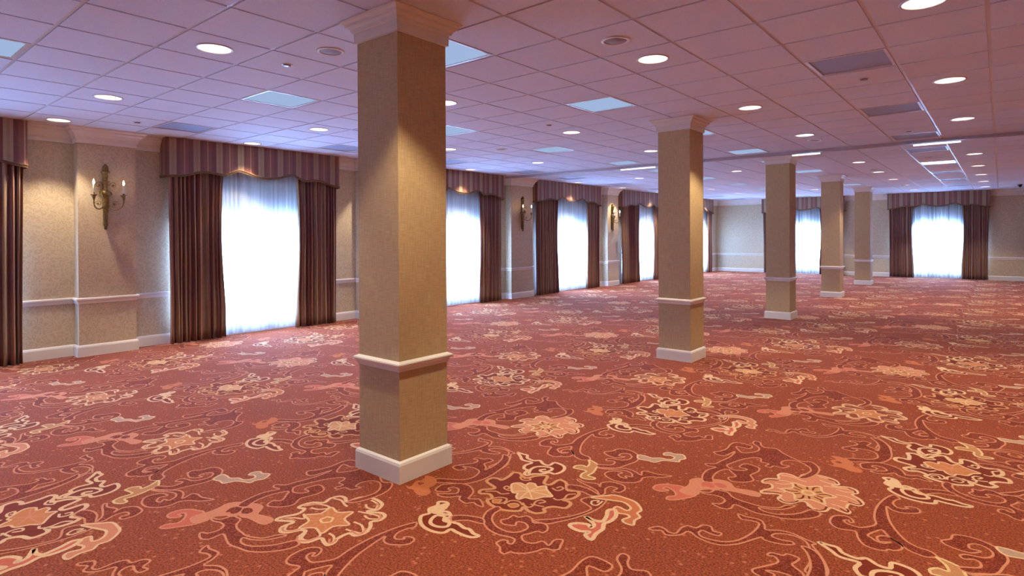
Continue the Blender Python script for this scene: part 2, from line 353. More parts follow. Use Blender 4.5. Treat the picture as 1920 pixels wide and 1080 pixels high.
PATTERN = [
 ('flow', 1, [(-2.456,2.853),(-2.459,2.931),(-2.474,2.989),(-2.433,3.008),(-2.385,2.977),(-2.346,2.982),(-2.325,3.04),(-2.268,3.086),(-2.22,2.986),(-2.173,2.992),(-2.174,3.081),(-2.115,3.077),(-2.067,3.014),(-2.036,2.99),(-1.99,3.016),(-1.958,2.982),(-1.959,2.911),(-1.994,2.865),(-1.957,2.867),(-1.926,2.849),(-1.921,2.787),(-1.984,2.758),(-2.011,2.704),(-1.984,2.674),(-2.013,2.63),(-2.067,2.627),(-2.116,2.651),(-2.103,2.598),(-2.15,2.56),(-2.195,2.544),(-2.282,2.549),(-2.337,2.582),(-2.333,2.619),(-2.382,2.65),(-2.432,2.621),(-2.458,2.661),(-2.413,2.721),(-2.429,2.746),(-2.518,2.776),(-2.526,2.836),(-2.486,2.855)]),
 ('curlline', 0, [(-2.302,2.787),(-2.324,2.762),(-2.368,2.77),(-2.374,2.803),(-2.339,2.794),(-2.346,2.776)]),
 ('curlline', 0, [(-2.137,2.957),(-2.09,2.947),(-2.078,2.993),(-2.107,3.007),(-2.115,2.975)]),
 ('curlline', 0, [(-2.05,2.849),(-2.016,2.842),(-1.996,2.882),(-2.008,2.941),(-1.975,2.979)]),
 ('curlline', 0, [(-2.076,2.738),(-2.056,2.777),(-2.089,2.783),(-2.103,2.749),(-2.083,2.71),(-2.026,2.724)]),
 ('curlline', 0, [(-2.153,2.686),(-2.115,2.663),(-2.087,2.664),(-2.084,2.699),(-2.107,2.702)]),
 ('curlline', 0, [(-2.227,2.604),(-2.225,2.662),(-2.182,2.685),(-2.132,2.66)]),
 ('curlline', 0, [(-2.328,2.601),(-2.309,2.651),(-2.26,2.667),(-2.238,2.618),(-2.263,2.586)]),
 ('curlline', 0, [(-2.399,2.966),(-2.353,2.936),(-2.313,2.968),(-2.346,2.982),(-2.359,2.958)]),
 ('curlline', 0, [(-2.426,2.662),(-2.375,2.703),(-2.326,2.696),(-2.294,2.733)]),
 ('gold', 1, [(-2.31,2.604),(-2.279,2.641),(-2.262,2.598),(-2.284,2.576)]),
 ('gold', 1, [(-2.204,2.613),(-2.178,2.655),(-2.145,2.638),(-2.161,2.598)]),
 ('lotus', 1, [(-2.367,2.847),(-2.338,2.891),(-2.292,2.887),(-2.292,2.928),(-2.259,2.939),(-2.22,2.915),(-2.187,2.955),(-2.152,2.921),(-2.103,2.888),(-2.067,2.859),(-2.107,2.819),(-2.132,2.76),(-2.183,2.748),(-2.199,2.705),(-2.233,2.724),(-2.255,2.765),(-2.282,2.754),(-2.319,2.785)]),
 ('vein', 0, [(-2.221,2.836),(-2.344,2.871)]),
 ('vein', 0, [(-2.221,2.836),(-2.28,2.879)]),
 ('vein', 0, [(-2.221,2.836),(-2.207,2.913)]),
 ('vein', 0, [(-2.221,2.836),(-2.149,2.911)]),
 ('vein', 0, [(-2.221,2.836),(-2.078,2.861)]),
 ('vein', 0, [(-2.221,2.836),(-2.143,2.762)]),
 ('vein', 0, [(-2.221,2.836),(-2.204,2.724)]),
 ('vein', 0, [(-2.221,2.836),(-2.29,2.772)]),
 ('cloud', 1, [(-2.675,3.286),(-2.633,3.287),(-2.591,3.288),(-2.56,3.248),(-2.497,3.236),(-2.461,3.265),(-2.408,3.231),(-2.362,3.238),(-2.361,3.299),(-2.292,3.295),(-2.249,3.256),(-2.234,3.196),(-2.249,3.142),(-2.289,3.138),(-2.317,3.087),(-2.358,3.054),(-2.378,3.01),(-2.409,3.027),(-2.429,3.082),(-2.46,3.085),(-2.489,3.136),(-2.483,3.202),(-2.563,3.199),(-2.612,3.238)]),
 ('cloudline', 0, [(-2.382,3.035),(-2.416,3.101),(-2.416,3.159),(-2.377,3.197),(-2.319,3.209),(-2.303,3.164),(-2.33,3.119),(-2.361,3.134),(-2.339,3.169)]),
 ('cloud', 1, [(-2.542,2.382),(-2.511,2.407),(-2.481,2.399),(-2.456,2.354),(-2.444,2.311),(-2.409,2.329),(-2.357,2.3),(-2.358,2.269),(-2.308,2.261),(-2.263,2.268),(-2.21,2.255),(-2.178,2.263),(-2.133,2.245),(-2.092,2.243),(-2.11,2.211),(-2.156,2.199),(-2.213,2.198),(-2.255,2.2),(-2.257,2.153),(-2.301,2.127),(-2.371,2.124),(-2.435,2.148),(-2.49,2.202),(-2.479,2.252),(-2.521,2.29),(-2.516,2.348)]),
 ('cloudline', 0, [(-2.38,2.281),(-2.426,2.264),(-2.421,2.218),(-2.387,2.177),(-2.332,2.175),(-2.293,2.207),(-2.313,2.247),(-2.352,2.244),(-2.38,2.281)]),
 ('creamfill', 1, [(-2.515,2.295),(-2.51,2.353),(-2.499,2.395),(-2.465,2.368),(-2.456,2.312),(-2.426,2.304),(-2.391,2.312),(-2.369,2.3),(-2.415,2.283),(-2.467,2.261)]),
 ('vine', 1, [(-2.235,2.555),(-2.244,2.484),(-2.211,2.408),(-2.157,2.355),(-2.091,2.324),(-2.02,2.319),(-1.954,2.337),(-1.921,2.33),(-1.907,2.291),(-1.932,2.284),(-1.941,2.3),(-1.969,2.291),(-1.977,2.259),(-1.967,2.242),(-1.933,2.228),(-1.909,2.2),(-1.877,2.194),(-1.864,2.228),(-1.836,2.236),(-1.8,2.265),(-1.77,2.312),(-1.761,2.344),(-1.744,2.366),(-1.716,2.372),(-1.694,2.398),(-1.708,2.436),(-1.73,2.485),(-1.762,2.459),(-1.755,2.414),(-1.758,2.395),(-1.802,2.41),(-1.827,2.364),(-1.867,2.349),(-1.9,2.364),(-1.919,2.392),(-1.899,2.435),(-1.885,2.474),(-1.854,2.48),(-1.852,2.518),(-1.878,2.553),(-1.915,2.561),(-1.958,2.535),(-1.992,2.566),(-2.034,2.572),(-2.059,2.532),(-2.096,2.531),(-2.095,2.483),(-2.113,2.448),(-2.086,2.422),(-2.048,2.428),(-2.016,2.45),(-2.033,2.484),(-1.998,2.503),(-1.954,2.482),(-1.943,2.445),(-1.957,2.406),(-1.988,2.377),(-2.046,2.37),(-2.107,2.386),(-2.163,2.427),(-2.193,2.483),(-2.198,2.542)]),
 ('vine', 1, [(-2.354,2.302),(-2.334,2.339),(-2.282,2.371),(-2.203,2.395),(-2.163,2.353),(-2.244,2.332),(-2.29,2.295),(-2.313,2.266)]),
 ('vine', 1, [(-0.492,4.164),(-0.523,4.087),(-0.543,3.97),(-0.546,3.856),(-0.535,3.759),(-0.518,3.686),(-0.538,3.634),(-0.577,3.588),(-0.614,3.586),(-0.645,3.597),(-0.659,3.622),(-0.643,3.642),(-0.629,3.617),(-0.615,3.635),(-0.634,3.671),(-0.665,3.683),(-0.7,3.662),(-0.718,3.625),(-0.714,3.555),(-0.681,3.511),(-0.643,3.508),(-0.604,3.526),(-0.585,3.521),(-0.565,3.458),(-0.535,3.406),(-0.502,3.39),(-0.467,3.388),(-0.436,3.408),(-0.43,3.425),(-0.406,3.432),(-0.384,3.456),(-0.377,3.486),(-0.386,3.515),(-0.42,3.55),(-0.457,3.569),(-0.481,3.552),(-0.491,3.525),(-0.483,3.499),(-0.468,3.488),(-0.429,3.515),(-0.454,3.48),(-0.484,3.479),(-0.515,3.505),(-0.531,3.525),(-0.512,3.58),(-0.483,3.631),(-0.46,3.595),(-0.429,3.556),(-0.391,3.523),(-0.353,3.481),(-0.315,3.465),(-0.278,3.46),(-0.238,3.493),(-0.256,3.525),(-0.277,3.537),(-0.322,3.543),(-0.367,3.574),(-0.403,3.629),(-0.437,3.696),(-0.466,3.771),(-0.487,3.858),(-0.504,3.961),(-0.474,3.93),(-0.435,3.923),(-0.391,3.944),(-0.352,3.982),(-0.351,4.022),(-0.372,4.044),(-0.405,4.037),(-0.421,4.015),(-0.404,4.01),(-0.432,3.983),(-0.462,3.99),(-0.482,4.036),(-0.474,4.093),(-0.457,4.123)]),
 ('green', 1, [(-2.204,3.489),(-2.147,3.473),(-2.106,3.447),(-2.088,3.391),(-2.075,3.356),(-2.064,3.298),(-2.066,3.257),(-2.012,3.253),(-2.009,3.224),(-2.05,3.201),(-2.092,3.21),(-2.112,3.259),(-2.114,3.313),(-2.177,3.308),(-2.209,3.305),(-2.218,3.344),(-2.189,3.379),(-2.15,3.376),(-2.165,3.434)]),
 ('vine', 1, [(-2.116,3.45),(-2.041,3.504),(-2.04,3.559),(-2.063,3.577),(-2.099,3.553),(-2.117,3.579),(-2.093,3.608),(-2.028,3.625),(-1.995,3.67),(-2.001,3.727),(-2.046,3.764),(-2.086,3.737),(-2.081,3.689),(-2.04,3.691),(-2.072,3.645),(-2.119,3.638),(-2.18,3.661),(-2.196,3.696),(-2.162,3.742),(-2.153,3.803),(-2.106,3.827),(-2.044,3.823),(-1.981,3.782),(-1.952,3.742),(-1.937,3.667),(-1.955,3.581),(-1.978,3.492),(-2.027,3.452),(-2.081,3.42)]),
 ('grey', 1, [(-1.982,3.789),(-1.935,3.801),(-1.881,3.797),(-1.838,3.832),(-1.791,3.838),(-1.762,3.861),(-1.761,3.903),(-1.798,3.918),(-1.834,3.899),(-1.855,3.932),(-1.833,3.972),(-1.79,3.967),(-1.741,3.991),(-1.695,3.931),(-1.714,3.884),(-1.706,3.844),(-1.746,3.827),(-1.802,3.798),(-1.83,3.734),(-1.88,3.734),(-1.947,3.721)]),
 ('vine', 1, [(-2.082,3.407),(-2.017,3.448),(-1.964,3.496),(-1.919,3.516),(-1.86,3.507),(-1.807,3.479),(-1.805,3.496),(-1.824,3.541),(-1.788,3.561),(-1.728,3.559),(-1.64,3.592),(-1.684,3.529),(-1.74,3.494),(-1.772,3.447),(-1.762,3.392),(-1.787,3.341),(-1.848,3.302),(-1.915,3.3),(-1.967,3.322),(-1.997,3.352),(-1.992,3.405),(-1.954,3.436),(-1.915,3.436),(-1.923,3.395),(-1.884,3.367),(-1.851,3.377),(-1.874,3.404),(-1.836,3.417),(-1.86,3.463),(-1.908,3.48),(-1.968,3.461),(-2.026,3.423)]),
 ('bflow', 1, [(-1.163,3.886),(-1.147,3.939),(-1.094,3.982),(-1.112,4.034),(-1.098,4.087),(-1.052,4.097),(-0.998,4.073),(-0.992,4.132),(-0.967,4.179),(-0.909,4.199),(-0.846,4.196),(-0.804,4.177),(-0.778,4.12),(-0.808,4.083),(-0.785,4.077),(-0.726,4.113),(-0.68,4.1),(-0.666,4.052),(-0.687,4.012),(-0.646,3.976),(-0.614,3.923),(-0.629,3.868),(-0.675,3.863),(-0.677,3.797),(-0.653,3.754),(-0.66,3.723),(-0.698,3.728),(-0.747,3.74),(-0.762,3.676),(-0.798,3.656),(-0.843,3.673),(-0.87,3.727),(-0.905,3.721),(-0.934,3.664),(-0.972,3.644),(-1.014,3.677),(-1.012,3.737),(-1.042,3.736),(-1.107,3.695),(-1.121,3.731),(-1.085,3.809),(-1.109,3.865),(-1.15,3.853)]),
 ('bline', 0, [(-1.15,3.883),(-1.108,3.944),(-1.043,3.97),(-1.009,3.959),(-1.044,3.913),(-1.094,3.897)]),
 ('bline', 0, [(-1.096,4.048),(-1.043,4.063),(-0.983,4.045),(-0.943,4.038)]),
 ('bline', 0, [(-0.904,4.176),(-0.832,4.167),(-0.793,4.121),(-0.842,4.102),(-0.885,4.124)]),
 ('bline', 0, [(-0.845,4.041),(-0.796,4.056),(-0.72,4.08),(-0.681,4.063),(-0.725,4.028),(-0.777,4.034)]),
 ('bline', 0, [(-0.761,3.952),(-0.698,3.956),(-0.638,3.926),(-0.624,3.904),(-0.672,3.887),(-0.726,3.877)]),
 ('bline', 0, [(-0.758,3.795),(-0.71,3.792),(-0.667,3.763),(-0.666,3.733)]),
 ('bline', 0, [(-0.854,3.718),(-0.824,3.678),(-0.777,3.684),(-0.769,3.744),(-0.794,3.766)]),
 ('bline', 0, [(-1.01,3.703),(-0.971,3.667),(-0.932,3.687),(-0.917,3.744)]),
 ('bline', 0, [(-1.106,3.719),(-1.059,3.77),(-1.006,3.8),(-1.06,3.83)]),
 ('bdark', 0, [(-0.854,3.674),(-0.825,3.652),(-0.79,3.667),(-0.769,3.697),(-0.769,3.744)]),
 ('bdark', 0, [(-1.005,3.673),(-0.968,3.658),(-0.931,3.682),(-0.913,3.725)]),
 ('bdark', 0, [(-0.686,3.887),(-0.638,3.882),(-0.621,3.906),(-0.649,3.951)]),
 ('bdark', 0, [(-0.705,3.764),(-0.667,3.739),(-0.663,3.766),(-0.678,3.785)]),
 ('bdark', 0, [(-0.848,4.168),(-0.806,4.157),(-0.787,4.126)]),
 ('bdark', 0, [(-0.723,4.098),(-0.683,4.074),(-0.675,4.045)]),
 ('bdark', 0, [(-1.155,3.885),(-1.127,3.928),(-1.086,3.951)]),
 ('bdark', 0, [(-1.11,3.721),(-1.061,3.751),(-1.017,3.756)]),
 ('vine', 1, [(-1.416,3.48),(-1.359,3.502),(-1.345,3.574),(-1.319,3.571),(-1.272,3.573),(-1.234,3.534),(-1.188,3.514),(-1.125,3.509),(-1.073,3.508),(-1.026,3.524),(-0.977,3.554),(-0.951,3.618),(-0.91,3.64),(-0.948,3.556),(-1.007,3.508),(-1.066,3.487),(-1.029,3.459),(-0.973,3.463),(-0.919,3.497),(-0.866,3.561),(-0.829,3.642),(-0.776,3.633),(-0.785,3.566),(-0.847,3.485),(-0.917,3.439),(-0.983,3.425),(-1.05,3.411),(-1.112,3.423),(-1.185,3.438),(-1.186,3.374),(-1.221,3.345),(-1.272,3.357),(-1.29,3.375),(-1.254,3.393),(-1.245,3.445),(-1.27,3.481),(-1.32,3.487),(-1.371,3.469)]),
 ('mauve', 1, [(-1.52,3.482),(-1.566,3.47),(-1.618,3.448),(-1.656,3.397),(-1.647,3.342),(-1.599,3.332),(-1.564,3.368),(-1.575,3.383),(-1.602,3.379),(-1.592,3.411),(-1.54,3.392),(-1.508,3.358),(-1.502,3.328),(-1.529,3.294),(-1.52,3.256),(-1.484,3.269),(-1.444,3.329),(-1.412,3.389),(-1.417,3.431)]),
 ('pink', 1, [(-1.504,3.558),(-1.521,3.609),(-1.498,3.66),(-1.433,3.694),(-1.377,3.726),(-1.316,3.723),(-1.263,3.665),(-1.225,3.671),(-1.159,3.689),(-1.116,3.676),(-1.111,3.633),(-1.145,3.618),(-1.191,3.615),(-1.259,3.607),(-1.294,3.591),(-1.328,3.593),(-1.34,3.559),(-1.383,3.543),(-1.42,3.489),(-1.402,3.444),(-1.432,3.396),(-1.464,3.394),(-1.504,3.409),(-1.508,3.455),(-1.5,3.498)]),
 ('darkfill', 1, [(-1.449,3.603),(-1.431,3.643),(-1.39,3.638),(-1.362,3.597),(-1.378,3.572),(-1.404,3.576),(-1.423,3.56)]),
 ('darkfill', 1, [(-1.385,3.647),(-1.358,3.676),(-1.312,3.663),(-1.308,3.629),(-1.343,3.613)]),
 ('vine', 1, [(-3.415,3.642),(-3.453,3.723),(-3.464,3.83),(-3.436,3.911),(-3.486,3.903),(-3.515,3.929),(-3.463,3.97),(-3.45,4.042),(-3.428,4.165),(-3.439,4.287),(-3.462,4.16),(-3.51,4.143),(-3.551,4.176),(-3.524,4.22),(-3.503,4.303),(-3.512,4.411),(-3.488,4.478),(-3.38,4.47),(-3.379,4.403),(-3.462,4.396),(-3.438,4.342),(-3.379,4.291),(-3.316,4.386),(-3.327,4.467),(-3.389,4.533),(-3.394,4.591),(-3.353,4.586),(-3.332,4.532),(-3.289,4.498),(-3.224,4.527),(-3.148,4.454),(-3.027,4.381),(-2.967,4.409),(-2.911,4.352),(-2.886,4.273),(-2.894,4.171),(-2.925,4.09),(-2.962,4.08),(-2.939,4.173),(-2.931,4.257),(-2.971,4.324),(-3.039,4.364),(-3.096,4.347),(-3.122,4.285),(-3.103,4.235),(-3.062,4.243),(-3.084,4.186),(-3.139,4.181),(-3.153,4.138),(-3.186,4.143),(-3.18,4.197),(-3.229,4.199),(-3.25,4.257),(-3.29,4.255),(-3.344,4.169),(-3.378,4.059),(-3.391,3.987),(-3.331,3.944),(-3.278,3.967),(-3.264,4.009),(-3.317,4.015),(-3.301,4.1),(-3.218,4.086),(-3.195,4.026),(-3.209,3.956),(-3.212,3.916),(-3.173,3.854),(-3.197,3.799),(-3.231,3.771),(-3.279,3.751),(-3.313,3.797),(-3.28,3.842),(-3.329,3.899),(-3.365,3.928),(-3.4,3.842),(-3.391,3.735),(-3.36,3.668)]),
 ('vine', 1, [(-1.442,2.87),(-1.411,2.923),(-1.371,2.919),(-1.344,2.901),(-1.309,2.914),(-1.311,2.986),(-1.292,3.029),(-1.25,3.035),(-1.234,3.085),(-1.195,3.098),(-1.166,3.058),(-1.126,3.064),(-1.126,3.028),(-1.166,3.022),(-1.212,3.029),(-1.22,2.996),(-1.193,2.965),(-1.138,2.966),(-1.078,2.99),(-1.032,3.052),(-1.005,3.153),(-0.998,3.24),(-1.008,3.297),(-1.052,3.3),(-1.096,3.284),(-1.131,3.335),(-1.089,3.329),(-1.015,3.34),(-0.977,3.294),(-0.956,3.247),(-0.897,3.286),(-0.833,3.293),(-0.771,3.273),(-0.718,3.258),(-0.73,3.231),(-0.687,3.17),(-0.64,3.087),(-0.615,3.022),(-0.622,2.975),(-0.696,2.956),(-0.699,3.054),(-0.72,3.159),(-0.757,3.242),(-0.815,3.272),(-0.87,3.262),(-0.908,3.232),(-0.911,3.194),(-0.864,3.189),(-0.816,3.202),(-0.804,3.179),(-0.841,3.15),(-0.9,3.134),(-0.937,3.138),(-0.951,3.153),(-0.98,3.095),(-1.019,3.013),(-1.077,2.949),(-1.139,2.932),(-1.207,2.945),(-1.254,2.973),(-1.272,2.963),(-1.282,2.919),(-1.31,2.884),(-1.346,2.867),(-1.381,2.892),(-1.415,2.868)]),
 ('vine', 1, [(-2.732,3.19),(-2.666,3.178),(-2.607,3.086),(-2.57,2.953),(-2.553,2.828),(-2.564,2.739),(-2.602,2.657),(-2.685,2.61),(-2.751,2.562),(-2.793,2.602),(-2.725,2.648),(-2.658,2.69),(-2.626,2.755),(-2.644,2.837),(-2.685,2.875),(-2.754,2.877),(-2.804,2.851),(-2.763,2.841),(-2.78,2.789),(-2.837,2.795),(-2.855,2.825),(-2.822,2.882),(-2.782,2.959),(-2.808,3.001),(-2.838,2.992),(-2.833,3.028),(-2.78,3.039),(-2.767,3.066),(-2.713,3.061),(-2.718,3.011),(-2.722,2.978),(-2.669,2.937),(-2.647,2.906),(-2.652,3.019),(-2.69,3.127)]),
 ('flat', 1, [(-2.874,2.411),(-2.833,2.419),(-2.868,2.493),(-2.844,2.539),(-2.885,2.587),(-2.843,2.607),(-2.781,2.59),(-2.731,2.527),(-2.728,2.479),(-2.672,2.439),(-2.669,2.382),(-2.727,2.37),(-2.783,2.397),(-2.823,2.389)]),
 ('basefill', 1, [(-2.84,2.485),(-2.827,2.513),(-2.798,2.498),(-2.809,2.469)]),
 ('vine', 1, [(-2.671,2.476),(-2.699,2.553),(-2.667,2.604),(-2.618,2.649),(-2.555,2.656),(-2.483,2.616),(-2.451,2.559),(-2.437,2.524),(-2.402,2.541),(-2.373,2.557),(-2.298,2.504),(-2.336,2.494),(-2.378,2.504),(-2.408,2.469),(-2.472,2.484),(-2.498,2.516),(-2.538,2.465),(-2.591,2.44),(-2.624,2.454),(-2.577,2.492),(-2.542,2.532),(-2.573,2.58),(-2.619,2.58),(-2.631,2.545),(-2.6,2.538),(-2.609,2.502)]),
 ('vine', 1, [(-1.972,2.553),(-1.902,2.63),(-1.838,2.731),(-1.806,2.818),(-1.802,2.874),(-1.849,2.9),(-1.897,2.917),(-1.908,2.948),(-1.878,3.004),(-1.801,3.028),(-1.776,2.97),(-1.771,2.889),(-1.789,2.791),(-1.815,2.71),(-1.856,2.628),(-1.893,2.569)]),
 ('creamline', 0, [(-1.8,2.995),(-1.797,2.932),(-1.825,2.919),(-1.848,2.956),(-1.822,2.988),(-1.813,2.958)]),
 ('vine', 1, [(-2.083,3.052),(-2.026,3.085),(-1.948,3.086),(-1.875,3.06),(-1.865,3.062),(-1.923,3.106),(-2.064,3.144),(-2.081,3.17),(-2.022,3.157),(-1.951,3.184),(-1.915,3.157),(-1.937,3.208),(-1.908,3.257),(-1.858,3.271),(-1.806,3.263),(-1.775,3.214),(-1.785,3.158),(-1.824,3.162),(-1.819,3.202),(-1.866,3.202),(-1.872,3.148),(-1.84,3.078),(-1.886,3.017),(-1.959,3.028),(-2.05,3.003)]),
 ('orange', 1, [(-1.882,2.996),(-1.824,3.067),(-1.785,3.11),(-1.707,3.115),(-1.64,3.103),(-1.573,3.039),(-1.571,2.988),(-1.537,2.955),(-1.542,2.902),(-1.523,2.851),(-1.567,2.843),(-1.597,2.867),(-1.583,2.918),(-1.61,2.936),(-1.652,2.922),(-1.696,2.939),(-1.699,2.989),(-1.633,2.979),(-1.631,3.023),(-1.694,3.059),(-1.755,3.042),(-1.813,3.018)]),
 ('fork', 1, [(-1.776,2.771),(-1.712,2.764),(-1.674,2.785),(-1.688,2.852),(-1.715,2.913),(-1.69,2.944),(-1.648,2.885),(-1.64,2.813),(-1.653,2.764),(-1.628,2.709),(-1.63,2.645),(-1.616,2.578),(-1.666,2.598),(-1.668,2.641),(-1.71,2.616),(-1.763,2.619),(-1.791,2.642),(-1.769,2.679),(-1.716,2.703),(-1.685,2.681),(-1.693,2.727)]),
]
# ================================================================ FLOOR: carpet with its woven pattern
PX, PY = 1.964, 2.03
def build_floor():
    b = MB(); ix = {k: b.mat(m) for k, m in K.items()}
    b.quad([(XW - .3, YB - .3, 0), (XR + .3, YB - .3, 0), (XR + .3, YF + .3, 0), (XW - .3, YF + .3, 0)], ix['base'])
    # style: fill, line, line width for each of the two colourings that alternate down the room
    ST = {'flow': (('dark', 'tan', .022), ('dark', 'cream', .026)), 'curlline': ((None, 'tan', .013), (None, 'cream', .014)),
          'gold': (('gold', 'tan', .01), ('dark', 'cream', .01)), 'lotus': (('tan', 'cream', .014), ('gold', 'cream', .014)),
          'vein': ((None, 'cream', .010), (None, 'pink', .010)), 'cloud': (('dark', 'cream', .022), ('dark', 'cream', .022)),
          'fork': (('mauve', 'cream', .024), ('mauve', 'cream', .024)), 'cloudline': ((None, 'cream', .022), (None, 'cream', .022)), 'creamfill': (('cream', None, 0), ('cream', None, 0)),
          'vine': (('vine', 'salmon', .0115), ('vine', 'salmon', .0115)), 'green': (('green', 'olive', .014), ('green', 'olive', .014)),
          'grey': (('grey', 'cream', .013), ('grey', 'cream', .013)), 'bflow': (('pink', 'cream', .016), ('base', 'cream', .022)),
          'bline': ((None, 'cream', .010), (None, 'cream', .014)), 'bdark': ((None, 'dark', .012), (None, 'pink', .012)),
          'mauve': (('mauve', 'salmon', .012), ('mauve', 'salmon', .012)), 'pink': (('pink', 'salmon', .01), ('pink', 'salmon', .01)),
          'darkfill': (('mauve', None, 0), ('vine', None, 0)), 'flat': (('flat', None, 0), ('flat', None, 0)),
          'basefill': (('base', None, 0), ('base', None, 0)), 'creamline': ((None, 'cream', .012), (None, 'cream', .012)),
          'orange': (('flat', 'cream', .015), ('pink', 'cream', .015))}
    items = [(s, bool(c), p) for s, c, p in PATTERN]
    cx, cy = -.895, 3.871          # heart of the smaller flower: a six-lobed star
    def star(r1, r2, n, ph, sx=1.0):
        return [(cx + (r1 if k % 2 == 0 else r2) * math.cos(PI * k / n + ph) * sx, cy + (r1 if k % 2 == 0 else r2) * math.sin(PI * k / n + ph)) for k in range(2 * n)]
    items.append(('lotus', True, star(.15, .095, 6, .3)))
    for k in range(6):
        a = PI * k / 3 + .3
        items.append(('bdark', False, [(cx + .055 * math.cos(a), cy + .055 * math.sin(a)), (cx + .10 * math.cos(a + .12), cy + .10 * math.sin(a + .12)), (cx + .125 * math.cos(a), cy + .125 * math.sin(a))]))
        items.append(('bdark', False, [(cx + .05 * math.cos(a + .52), cy + .05 * math.sin(a + .52)), (cx + .09 * math.cos(a + .52), cy + .09 * math.sin(a + .52))]))
    items.append(('lotus', True, star(.035, .03, 5, 0)))
    order = {'vine': 0, 'flow': 1, 'bflow': 1, 'cloud': 2, 'green': 2}
    prep = {}
    def prepare(k):
        res = []
        for n, (s, cl, pts) in enumerate(items):
            sm = catmull(pts, cl, k)
            tri = tessellate_polygon([[Vector((x, y, 0)) for x, y in sm]]) if cl else []
            nrm = []
            m = len(sm)
            for i in range(m):
                a, c = (sm[i - 1], sm[(i + 1) % m]) if cl else (sm[max(i - 1, 0)], sm[min(i + 1, m - 1)])
                dx, dy = c[0] - a[0], c[1] - a[1]; L = math.hypot(dx, dy) or 1
                nrm.append((-dy / L, dx / L))
            mx = sum(p[0] for p in pts) / len(pts); my = sum(p[1] for p in pts) / len(pts)
            res.append((s, cl, sm, tri, nrm, mx, my, .0003 + .00002 * n))
        return res
    hi, lo = prepare(4), prepare(2)
    for j in range(-4, 13):
        for i in range(-6, 5):
            ox, oy = i * PX, j * PY
            for s, cl, sm, tri, nrm, mx, my, z in (hi if my_near(ox, oy) else lo):
                if not (XW < mx + ox < XR and -1.2 < my + oy < YF): continue
                fill, line, w = ST[s][j % 2]
                if fill:
                    base = len(b.v); b.v += [(x + ox, y + oy, z) for x, y in sm]
                    for t in tri:
                        b.f.append(tuple(base + q for q in t)); b.mi.append(ix[fill]); b.smooth.append(False)
                if line:
                    zz = z + .00001; base = len(b.v); m = len(sm); h = w / 2
                    for (x, y), (nx, ny) in zip(sm, nrm):
                        b.v.append((x + ox + nx * h, y + oy + ny * h, zz)); b.v.append((x + ox - nx * h, y + oy - ny * h, zz))
                    for q in range(m if cl else m - 1):
                        r = (q + 1) % m
                        b.f.append((base + 2 * q, base + 2 * q + 1, base + 2 * r + 1, base + 2 * r)); b.mi.append(ix[line]); b.smooth.append(False)
    o = b.build('floor')
    # every face of the carpet looks up
    fl = [p.index for p in o.data.polygons if p.normal.z < 0]
    bm = bmesh.new(); bm.from_mesh(o.data); bm.faces.ensure_lookup_table()
    bmesh.ops.reverse_faces(bm, faces=[bm.faces[k] for k in fl]); bm.to_mesh(o.data); bm.free()
    return struct(o)
def my_near(ox, oy): return oy + 3 < 8 and ox - 1 > -7
build_floor()

# ================================================================ CEILING: lay-in tiles between recessed tees
TROF_X, TROF_Y = [-1, -5, -9, -13], [-7, -3, 1, 5, 9, 12, 16, 20, 24, 28, 32]
DOWN_X, DOWN_Y = [-14, -11, -7, -3, 0, 4], [-9, -5, -1, 3, 7, 14, 18, 22, 26, 30]
COLS = [(-2.9261, 2.4105), (-2.9242, 6.9425), (-2.9630, 11.5085), (-3.0360, 16.2618), (-3.0717, 20.8670)]
def behind_column(p):
    for cx, cy in COLS:
        for k in range(400):
            t = k / 400; x, y = p[0] * t, p[1] * t
            if cx - .417 < x < cx and cy < y < cy + .417: return True
    return False
tcx = lambda i: GX + (i + .5) * T
tcy = lambda j: GY + (j + .5) * T
def build_ceiling():
    b = MB(); mt, me = b.mat(M['tile']), b.mat(M['tee']); mp = b.mat(M['plaster'])
    i0, i1 = math.floor((XW - GX) / T), math.ceil((XR - GX) / T)
    j0, j1 = math.floor((YB - GY) / T), math.ceil((YF - GY) / T)
    G, D = .0125, .008
    def zq(x0, x1, y0, y1, z, m): b.quad([(x0, y1, z), (x1, y1, z), (x1, y0, z), (x0, y0, z)], m)
    for i in range(i0, i1):
        for j in range(j0, j1):
            X0, X1, Y0, Y1 = GX + i * T, GX + (i + 1) * T, GY + j * T, GY + (j + 1) * T
            x0, x1, y0, y1 = X0 + G, X1 - G, Y0 + G, Y1 - G
            zt = CH + D
            # the enamelled tee around the tile
            zq(X0, x0, Y0, Y1, zt, me); zq(x1, X1, Y0, Y1, zt, me); zq(x0, x1, Y0, y0, zt, me); zq(x0, x1, y1, Y1, zt, me)
            if i in TROF_X and j in TROF_Y: continue
            # tile edges
            ring = [(x0, y0), (x1, y0), (x1, y1), (x0, y1)]
            for k in range(4):
                a, c = ring[k], ring[(k + 1) % 4]
                b.quad([(a[0], a[1], CH), (c[0], c[1], CH), (c[0], c[1], zt), (a[0], a[1], zt)], mt)
            if i in DOWN_X and j in DOWN_Y:
                n = 32; cx, cy, r = tcx(i), tcy(j), .118
                outer = []; inner = []
                for k in range(n):
                    a = 2 * PI * k / n + PI / 4; ca, sa = math.cos(a), math.sin(a); q = (T / 2 - G) / max(abs(ca), abs(sa))
                    outer.append((cx + q * ca, cy + q * sa, CH)); inner.append((cx + r * ca, cy + r * sa, CH))
                b.grid([inner, outer], mt, False, True)
            else: zq(x0, x1, y0, y1, CH, mt)
    # the slab over the ceiling void
    b.box(XW - .3, XR + .3, YB - .3, YF + .3, CH + .4, CH + .5, mp)
    return struct(b.build('ceiling'))
build_ceiling()

